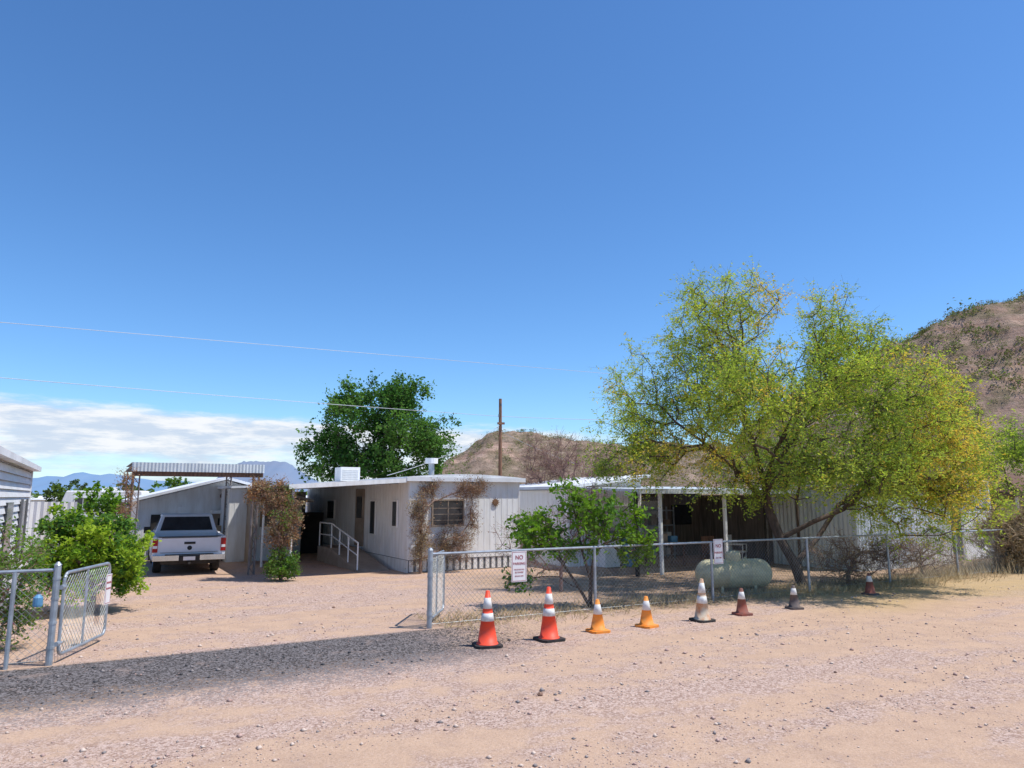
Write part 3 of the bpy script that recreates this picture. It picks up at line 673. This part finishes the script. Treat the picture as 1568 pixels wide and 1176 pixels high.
x,y=onf(CS*.10+SN*12.87); sign('no_parking_sign',(x,y,.90),ANG,.30,.52,[('NO',.12,.10),('PARKING',.03,.058),('VIOLATORS WILL',-.06,.026),('BE TOWED',-.11,.033),('BEYOND HERE',-.17,.026)],1)
x,y=onf(CS*4.25+SN*15.2); sign('no_parking_sign.001',(x,y,.98),ANG,.26,.5,[('NO',.08,.1),('PARKING',-.04,.055),('ANY TIME',-.14,.035)],1)
sign('gate_sign',(-5.83,10.7,.78),math.radians(98),.2,.42,[('PRIVATE',.08,.04),('PROPERTY',.0,.035)],1)
bj=MB(); bj.lathe([(.001,0,0),(.05,0,0),(.055,.02,0),(.055,.11,0),(.02,.15,1),(.02,.18,1),(.001,.18,1)],12); bj.obj('blue_lantern',[BLUEP,GREY],None,loc=(-5.93,9.3,.74))

# ------------------------------------------------------------ cones
def cone(name,x,y,h,kind,rot=0.,tilt=0):
    c=MB(); bw=.19*h/.74 if h>.6 else .155*h/.48
    mats={'A':[OR1,CW,BLACK],'B':[OR2,CW,OR2],'C':[CDIRT,CW,BLACK],'D':[CBRN,CW,CBRN],'E':[CDRK,CW,CDRK],'F':[CBRN,CW,CDRK]}[kind]
    t=.035; k=bw*.75
    poly=[(bw,-k,0),(bw,k,0),(k,bw,0),(-k,bw,0),(-bw,k,0),(-bw,-k,0),(-k,-bw,0),(k,-bw,0)]
    c.prism(poly,(0,0,t),2)
    rb=bw*.72; rt_=.028
    def R(f): return rb+(rt_-rb)*f
    bands=[(.0,.42,0),(.42,.57,1),(.57,.66,0),(.66,.87,1),(.87,1,0)] if kind in 'A' else [(0,.5,0),(.5,.84,1),(.84,1,0)] if kind=='B' else [(0,.38,0),(.38,.56,1),(.56,.64,0),(.64,.9,1),(.9,1,0)] if kind=='C' else [(0,.55,0),(.55,.86,1),(.86,1,0)]
    prof=[(rb*1.12,t+.001,0),(rb*1.05,t+.02,0)]
    for f0,f1,mi in bands:
        o=.003 if mi==1 else 0; prof+=[(R(f0)+o,t+.02+(h-t-.02)*f0,mi),(R(f1)+o,t+.02+(h-t-.02)*f1-.0005,mi)]
    prof+= [(rt_*.75,h+.004,0),(rt_*.6,h-.05,0)]
    c.lathe(prof,28); o=c.obj(name,mats,None,loc=(x,y,0),rotz=rot)
    for p in o.data.polygons:
        if p.index>9: p.use_smooth=True
    o.rotation_euler[0]=tilt; return o
cone('traffic_cone',-.35,10.66,.76,'A',.25); cone('traffic_cone.001',.55,11.1,.76,'A',.5)
cone('traffic_cone.002',1.35,11.75,.49,'B',.4); cone('traffic_cone.003',2.2,12.2,.48,'B',.7)
cone('traffic_cone.004',3.25,12.75,.70,'C',.5,.03); cone('traffic_cone.005',4.14,13.4,.46,'D',.3)
cone('traffic_cone.006',5.35,14.1,.43,'E',.2); cone('traffic_cone.007',7.77,16.1,.45,'F',.5)

# ------------------------------------------------------------ propane tank
px,py=4.95,16.5; E=empty('propane_tank',(px,py,0),math.radians(12)); p=MB(); R_=.32;Lh=.62
TX=Matrix.Rotation(math.pi/2,4,'Y'); prof=[]
for i in range(9):
    a=math.pi/2*i/8; prof.append((max(.001,R_*math.sin(a)),-Lh-R_*.85*math.cos(a),0))
for zz in (-Lh+.35,Lh-.35): prof+=[(R_,zz,0),(R_+.006,zz+.005,0),(R_+.006,zz+.03,0),(R_,zz+.035,0)]
for i in range(9):
    a=math.pi/2*(1-i/8); prof.append((max(.001,R_*math.sin(a)),Lh+R_*.85*math.cos(a),0))
p.lathe(prof,32,(0,0,.40),TX); p.obj('tank_body',[TANK],E,smooth=True)
q_=MB()
for x in (-.42,.38): q_.box(x,x+.06,-.2,.2,0,.16,0)
q_.lathe([(.17,.66,0),(.17,.82,0),(.15,.87,0),(.06,.90,0),(.001,.905,0)],20,(0,0,0)); q_.tube((.3,0,.66),(.3,0,.76),.03); q_.tube((-.35,0,.7),(-.25,0,.76),.02); q_.obj('valve_dome_and_feet',[TANK],E)

# ------------------------------------------------------------ pickup truck
E=empty('pickup_truck',(*sq(2.28,21.75),0),ANG-math.radians(2.5))
HW=.91
def arc(cy,r,n=8): return [(cy+r*math.cos(math.pi*i/n),.36+r*math.sin(math.pi*i/n)) for i in range(n+1)]
side=[(0,.42),(0,1.02),(1.75,1.04),(1.76,1.06),(3.9,1.04),(4.95,.97),(5.15,.85),(5.2,.4)]
bot=[(4.78,.36)]+arc(4.25,.43)+[(3.7,.30),(1.66,.30)]+arc(1.12,.43)+[(.5,.40)]
poly=side+bot
bd=MB()
for sx_ in (-1,1):
    xs=sx_*HW; pts=[(xs,y,z) for y,z in poly]
    bd.prism(pts,(-sx_*.09,0,0),0)
bd.box(-HW+.09,HW-.09,.02,.08,.50,1.01,0)
bd.box(-HW+.09,HW-.09,.085,1.8,.60,.64,1)
bd.box(-HW+.09,HW-.09,1.72,1.8,.64,1.04,0)
bd.prism([(-HW+.09,1.8,.35),(-HW+.09,3.75,.35),(-HW+.09,3.75,1.04),(-HW+.09,1.8,1.04)],(2*HW-.18,0,0),0)
bd.prism([(-HW+.09,3.75,.45),(-HW+.09,5.18,.45),(-HW+.09,5.14,.86),(-HW+.09,4.95,.98),(-HW+.09,3.75,1.05)],(2*HW-.18,0,0),0)
bd.obj('body',[CARW,BLACK],E,bevel=.02)
cb_=MB(); b0=[(-.85,1.78,1.04),(.85,1.78,1.04),(.85,4.0,1.04),(-.85,4.0,1.04)]; t0=[(-.68,2.0,1.58),(.68,2.0,1.58),(.68,3.25,1.58),(-.68,3.25,1.58)]
cb_.add(b0+t0,[(4,5,6,7),(0,1,5,4),(1,2,6,5),(2,3,7,6),(3,0,4,7)],0); cb_.obj('cab',[CARW],E,bevel=.035)
gl=MB()
def panel(A,B,C,D,i0,i1,j0,j1,off):
    A,B,C,D=map(Vector,(A,B,C,D)); nrm=(B-A).cross(D-A).normalized()*off
    def P(i,j): return (A*(1-i)+B*i)*(1-j)+(D*(1-i)+C*i)*j+nrm
    gl.add([P(i0,j0),P(i1,j0),P(i1,j1),P(i0,j1)],[(0,1,2,3)],0)
panel(b0[0],b0[1],t0[1],t0[0],.07,.93,.14,.86,.006)
panel(b0[1],b0[2],t0[2],t0[1],.08,.46,.1,.88,.006); panel(b0[1],b0[2],t0[2],t0[1],.5,.9,.1,.88,.006)
panel(b0[3],b0[0],t0[0],t0[3],.1,.5,.1,.88,.006); panel(b0[3],b0[0],t0[0],t0[3],.54,.92,.1,.88,.006)
panel(b0[2],b0[3],t0[3],t0[2],.06,.94,.08,.92,.006); gl.obj('windows',[GLASS],E)
tl=MB()
for sx_ in (-1,1):
    x0,x1=sorted((sx_*(HW+.005),sx_*(HW-.125))); tl.box(x0,x1,-.015,.10,.62,.97,0); tl.box(x0+.01,x1-.01,-.02,-.0155,.72,.79,1)
    tl.box(*sorted((sx_*.93,sx_*1.12)),3.55,3.65,.98,1.17,2)
    tl.box(*sorted((sx_*.85,sx_*.94)),3.58,3.62,.98,1.02,2)
tl.box(-.18,.18,1.985,2.0,1.50,1.535,0); tl.obj('tail_lights_and_mirrors',[REDL,SIGNW,BLACK],E,bevel=.01)
bu=MB(); bu.box(-.90,-.26,-.16,.0,.40,.54,0); bu.box(.26,.90,-.16,.0,.40,.54,0); bu.box(-.258,.258,-.13,.0,.38,.52,1); bu.box(-.15,.15,-.137,-.131,.40,.50,2); bu.box(-.6,.6,-.17,-.01,.545,.56,1)
bu.box(-.03,.03,-.25,0,.30,.36,1); bu.box(-.7,.7,.0,.1,.3,.4,1); bu.obj('rear_bumper',[CHROME,BLACK,SIGNW],E,bevel=.01)
tg=MB(); tg.box(-.14,.14,.006,.019,.82,.88,0); tg.box(-.7,.7,.012,.019,.985,1.0,0); tg.box(-.72,.72,.008,.019,.60,.61,1); tg.lathe([(.001,.014,0),(.06,.014,0),(.06,0,0)],16,(0,.0185,.72),T); tg.box(-.78,.78,.0,.1,1.012,1.028,0); tg.obj('tailgate_trim',[BLACK,GREY],E)
wh=MB()
for cy in (1.12,4.25):
    for sx_ in (-1,1):
        x0=sx_*.86; TXX=Matrix.Rotation(math.pi/2*sx_,4,'Y')
        wh.lathe([(.2,-.22,0),(.35,-.22,0),(.375,-.19,0),(.375,-.03,0),(.35,0,0),(.22,.0,1),(.2,-.03,1),(.06,-.02,1),(.001,0.0,1)],24,(x0,cy,.375),TXX)
wh.obj('wheels',[BLACK,CHROME],E,smooth=False)
un=MB(); un.box(-.6,.6,.1,5.,.28,.42,0); un.tube((-.62,1.12,.37),(.62,1.12,.37),.05); un.tube((.5,.3,.33),(.5,-.02,.33),.03); un.obj('underbody',[BLACK],E)

# ------------------------------------------------------------ utility poles & wires
def pole(name,x,y,h,r,arm=.5,rot=0.3):
    E=empty(name,(x,y,0),rot); p=MB(); p.tube((0,0,0),(0,0,h),r,r*.72,10,0)
    p.box(-arm/2,arm/2,-r-.06,-r+.02,h-1.25,h-1.15,0); p.tube((-.1,-r-.02,h-.9),(-.1,-r-.02,h-.75),.03,m=1)
    p.tube((.0,-r-.02,h-.35),(0,-r-.02,h-.25),.035,m=1); p.obj('shaft',[BROWNP,GREY],E)
pole('utility_pole',-.56,34.3,6.75,.10,.35); pole('utility_pole.001',25.6,40.4,8.3,.12,.8)
WIREL=mat('power_line_cable',(.45,.47,.5),(.5,.52,.55),3,.5)
def wire(name,a,b,sag,r=.011):
    pts=[]; a=Vector(a);b=Vector(b)
    for i in range(25):
        f=i/24; p=a.lerp(b,f); p.z-=sag*4*f*(1-f); pts.append(tuple(p))
    MB().path(pts,r,5).obj(name,[WIREL])
wire('overhead_wire',(-24,9.8,5.2),(-.56,34.3,5.9),.1,.010); wire('overhead_wire.001',(-28,6,5.6),(9,43,9.2),.0,.009)
wire('overhead_wire.002',(-.56,34.3,5.9),(25.6,40.4,7.3),.5); wire('overhead_wire.003',(-.56,34.3,5.5),(-3.9,22.6,2.75),.25,.009); wire('overhead_wire.004',(-.56,34.3,5.2),(4.5,26,2.6),.2,.009)

# ------------------------------------------------------------ vegetation
make_tree('acacia_tree',
 [[(6.9,17.6,0),(6.75,17.6,.5),(6.45,17.65,1.1),(6.25,17.75,1.8),(6.2,17.8,2.4)],
  [(6.45,17.65,1.1),(7.2,17.5,1.5),(8.0,17.6,1.8),(8.8,17.7,2.3),(9.4,17.9,3.0)],
  [(6.25,17.75,1.8),(5.6,17.6,2.6),(4.8,17.5,3.3),(4.0,17.5,3.9)],
  [(6.2,17.8,2.4),(6.0,17.9,3.4),(5.7,17.9,4.6),(5.6,17.8,5.6)],
  [(6.2,17.8,2.4),(6.9,18,3.3),(7.6,18,4.3),(8.1,18,5.2)],
  [(6.2,17.8,2.4),(6.2,16.9,3.2),(6.3,16.0,3.9)],
  [(6.75,17.6,.5),(7.5,18,1.1),(8.3,18.5,1.9),(9.3,18.8,2.6)]],
 [(5.5,17.8,6.2,1.7,1.8,1.6,150),(8.3,17.8,5.9,1.5,1.6,1.5,125),(3.9,17.6,4.4,1.8,1.8,1.5,145),(10.1,17.9,3.9,1.6,1.9,1.8,160),
  (6.8,18.6,4.6,2.6,2.0,1.9,140),(9.8,17.4,2.2,1.9,1.7,1.2,130),(3.1,17.5,3.1,1.4,1.4,.75,60),(5.5,17.4,2.8,1.5,1.4,.8,60),
  (5.6,15.5,4.3,1.9,1.3,1.3,125),(8.0,15.7,4.1,1.9,1.3,1.4,130),(7.4,15.4,2.8,2.0,1.1,.7,85),(9.4,16.2,2.8,1.3,1.0,1.0,80)],
 BARK,[L_PVY,L_PV,L_PV2],[.18,.55,.27],7,tw=9,twl=.58,lp=13,ls=.070,asp=.40,droop=.4,tip_r=.006,e=2.4,gap=-.14,freq=.95,patch=.5,twr=.003,jit=.035,shell=.42,wob=.07,mixf=.35)
make_tree('mulberry_tree',[[(-6.5,35,0),(-6.4,35,1.5),(-6.4,35,3)],[(-6.4,35,3),(-6.2,35,5),(-6,35,6.4)],[(-6.4,35,3),(-8,35,4.2)],[(-6.4,35,3),(-4.8,35,4.6)]],
 [(-6.4,35,5.4,2.7,2.6,1.9,130),(-8.9,35,4.3,1.4,1.5,1.3,55),(-4.2,35,4.7,1.5,1.5,1.4,60),(-5.8,35,6.9,1.5,1.6,1.05,50),(-7.9,35,6.4,1.2,1.2,1.0,34),(-6.4,35,3.5,3.2,2,.9,60)],
 BARK,[L_G,L_G2],[.5,.5],12,tw=8,twl=.7,lp=11,ls=.16,asp=.6,droop=.2,step=.6,gap=-.15,freq=.7,patch=.5,jit=.09,twr=.006)
make_tree('citrus_tree',[[(-7.75,13.7,0),(-7.75,13.7,.35),(-7.8,13.7,.7)]],
 [(-7.8,13.7,1.05,1.02,.95,.82,190),(-8.3,13.5,1.5,.5,.5,.42,35),(-7.2,13.7,.8,.45,.5,.5,35),(-8.5,13.6,.9,.5,.6,.5,30)],
 BARK,[L_C,L_C2,L_G2],[.35,.45,.2],15,tw=8,twl=.20,lp=8,ls=.085,asp=.5,droop=.2,step=.2,gap=-.45,patch=1.5,wob=.02,jit=.03)
make_tree('flowering_shrub',[[(-7.3,10.6,0),(-7.35,10.6,.4),(-7.4,10.7,.8)],[(-7.3,10.6,0),(-7.8,10.5,.6)]],
 [(-7.7,10.7,1.25,.8,.6,.5,80),(-8.3,10.6,.8,.6,.6,.6,50),(-6.95,10.4,.9,.45,.4,.5,30),(-7.4,10.4,.4,.7,.4,.4,40)],BARKD,[L_S,L_C,L_G2,L_PINK],[.4,.38,.2,.02],17,tw=6,twl=.25,lp=6,ls=.06,asp=.5,droop=.0,step=.2,gap=-.3,patch=2,wob=.03)
make_tree('leafy_sapling',[[(1.5,14.3,0),(1.52,14.3,.5),(1.6,14.3,1.0),(1.7,14.3,1.4)],[(1.5,14.3,0),(1.3,14.25,.35),(1.0,14.2,.8),(.6,14.2,1.2)],[(1.52,14.3,.5),(1.35,14.3,1.1),(1.25,14.3,1.7)]],
 [(.45,14.2,1.5,.65,.6,.5,42),(1.8,14.3,1.7,.75,.65,.5,50),(1.2,14.3,2.05,.45,.5,.35,18),(2.3,14.3,1.2,.45,.4,.4,20),(.15,13.9,.65,.3,.25,.2,7),(1.2,14.1,1.25,.8,.5,.35,24)],
 BARK,[L_G2,L_C,L_S],[.3,.5,.2],19,tw=6,twl=.26,lp=5,ls=.10,asp=.55,droop=.25,step=.2,gap=-.3,patch=1.5,wob=.03,tip_r=.005,jit=.03)
def onhome(x,y): return sq(7.63+x,19.25+y)
def vine(name,items,bark,lm,wt,seed,**kw):
    bl=[]
    for (x,y,z,rx,ry,rz,n) in items:
        wx,wy=onhome(x,y); bl.append((wx,wy,z,rx,ry,rz,n))
    x,y=onhome(items[0][0],items[0][1]); make_tree(name,[[(x,y,0),(x,y,.4),(x+.03,y,.9)]],bl,bark,lm,wt,seed,**kw)
vine('dry_climbing_vine',[(.25,-.3,1.3,.3,.25,1.15,100),(1.0,-.3,2.3,1.0,.25,.28,80),(1.15,-.35,.75,.55,.3,.6,80),(2.0,-.25,2.35,.4,.2,.28,22),(1.8,-.3,1.5,.15,.2,.8,22)],BARKD,[L_DRY,L_STRAW],[.6,.4],23,tw=8,twl=.25,lp=6,ls=.038,asp=.6,step=.15,droop=.3,gap=-.5,wob=.05,tip_r=.004,twr=.003)
vine('trumpet_vine',[(-3.45,-.05,1.6,.42,.38,.95,140),(-3.8,.3,2.15,.6,.4,.45,90)],BARKD,[L_OR,L_STRAW,L_DRY,L_S],[.4,.2,.3,.1],24,tw=8,twl=.24,lp=7,ls=.055,asp=.5,step=.15,droop=.5,gap=-.3,freq=2.,wob=.03,tip_r=.004,patch=.4)
vine('green_creeper',[(-3.45,-.2,.4,.42,.3,.45,70)],BARKD,[L_S,L_G2,L_C],[.5,.4,.1],25,tw=6,twl=.16,lp=8,ls=.06,asp=.6,step=.15,gap=-.5,wob=.02,tip_r=.004)
vine('trumpet_vine.001',[(-7.0,1.3,2.2,.2,.25,.75,34)],BARKD,[L_OR,L_DRY],[.5,.5],26,tw=6,twl=.2,lp=4,ls=.05,step=.15,gap=-.5,wob=.03,tip_r=.004)
make_tree('bare_desert_tree',[[(2.0,26,0),(2.0,26,1.0),(1.9,26,1.8)],[(2,26,1),(3.,26,2.4)],[(2,26,1),(1,26,2.4)]],[(1.6,26,3.1,1.8,1.4,1.2,170),(3.4,26,2.8,1.3,1.2,1.0,100)],BARKR,[L_DRY],[1],33,tw=9,twl=.5,lp=2,ls=.045,droop=-.4,step=.3,gap=-.5,tip_r=.008,twr=.0055)
make_tree('dry_shrub',[[(1.1,16.6,0),(1.1,16.6,.5)]],[(.6,16.8,1.0,1.0,.5,.9,90),(1.7,16.9,1.5,.7,.5,.9,60)],BARKR,[L_DRY,L_S],[.7,.3],34,tw=7,twl=.3,lp=2,ls=.045,droop=-.3,step=.2,gap=-.5,tip_r=.005,twr=.004)
make_tree('dry_shrub.001',[[(14.4,21.9,0),(14.4,21.9,.3)]],[(14.3,21.0,.85,1.1,.7,.9,300),(15.8,21.9,1.0,1.3,.9,1.05,320),(17.2,23,.9,1.2,.8,.8,120)],BARKS,[L_STRAW,L_DUST],[.8,.2],35,tw=9,twl=.38,lp=5,ls=.06,asp=.3,droop=-.5,step=.25,gap=-.6,tip_r=.007,twr=.008)
make_tree('dry_shrub.002',[[(8.0,17.6,0),(8.0,17.6,.3)]],[(7.8,17.6,.6,.8,.5,.6,100),(9.3,18.6,.6,.8,.5,.55,80)],BARKD,[L_STRAW,L_DRY],[.6,.4],36,tw=7,twl=.3,lp=2,ls=.045,droop=-.2,step=.2,gap=-.6,tip_r=.006,twr=.005)
make_tree('dry_shrub.003',[[(11.2,20.2,0),(11.2,20.2,.3)]],[(11.2,20.0,.6,1.1,.5,.55,100)],BARKD,[L_STRAW,L_DRY],[.6,.4],37,tw=7,twl=.3,lp=2,ls=.045,droop=-.2,step=.2,gap=-.6,tip_r=.006,twr=.005)
make_tree('mesquite_tree',[[(19.5,27,0),(19.5,27,1.2),(19.4,27,2)]],[(18.9,27,3.6,2.3,2,1.5,120),(21,27,3.1,2,2,1.6,90)],BARK,[L_PV,L_PV2],[.5,.5],38,tw=7,twl=.6,lp=9,ls=.11,asp=.45,droop=.3,step=.4,gap=-.2,jit=.05)
make_tree('mesquite_tree.001',[[(8.6,22,0),(8.6,22,1.2),(8.6,22,2)]],[(8.6,22,2.9,2.3,1.6,1.2,90)],BARK,[L_PV2,L_S],[.5,.5],39,tw=7,twl=.5,lp=8,ls=.09,asp=.45,droop=.3,step=.4,gap=-.2,jit=.05)
rng=np.random.default_rng(77); n=9000
s=np.where(rng.uniform(size=n)<.7,rng.uniform(12,26,n),rng.uniform(5,14,n)); q=FQ+rng.normal(size=n)*.4+np.where(s>14,.1,.35)+np.where(s>20,rng.uniform(-.2,1.2,n),0); X=CS*s-SN*q; Y=SN*s+CS*q
P0=np.stack([X,Y,np.zeros(n)],1); dd=rng.normal(size=(n,3))*.08; dd[:,2]=rng.uniform(.04,.26,n)*np.array([max(.25,.6+mnoise.noise(Vector((a_*1.3,3,0)))) for a_ in s])*(1+1.3*(s>19)); V,F=np_tubes(P0,P0+dd,np.full(n,.006),np.full(n,.001),3)
fast('dry_grass',V,F,np.zeros(len(F)),[mat('straw',(.52,.41,.23),(.42,.31,.17),3,.9)])
print('done', len(bpy.data.objects))
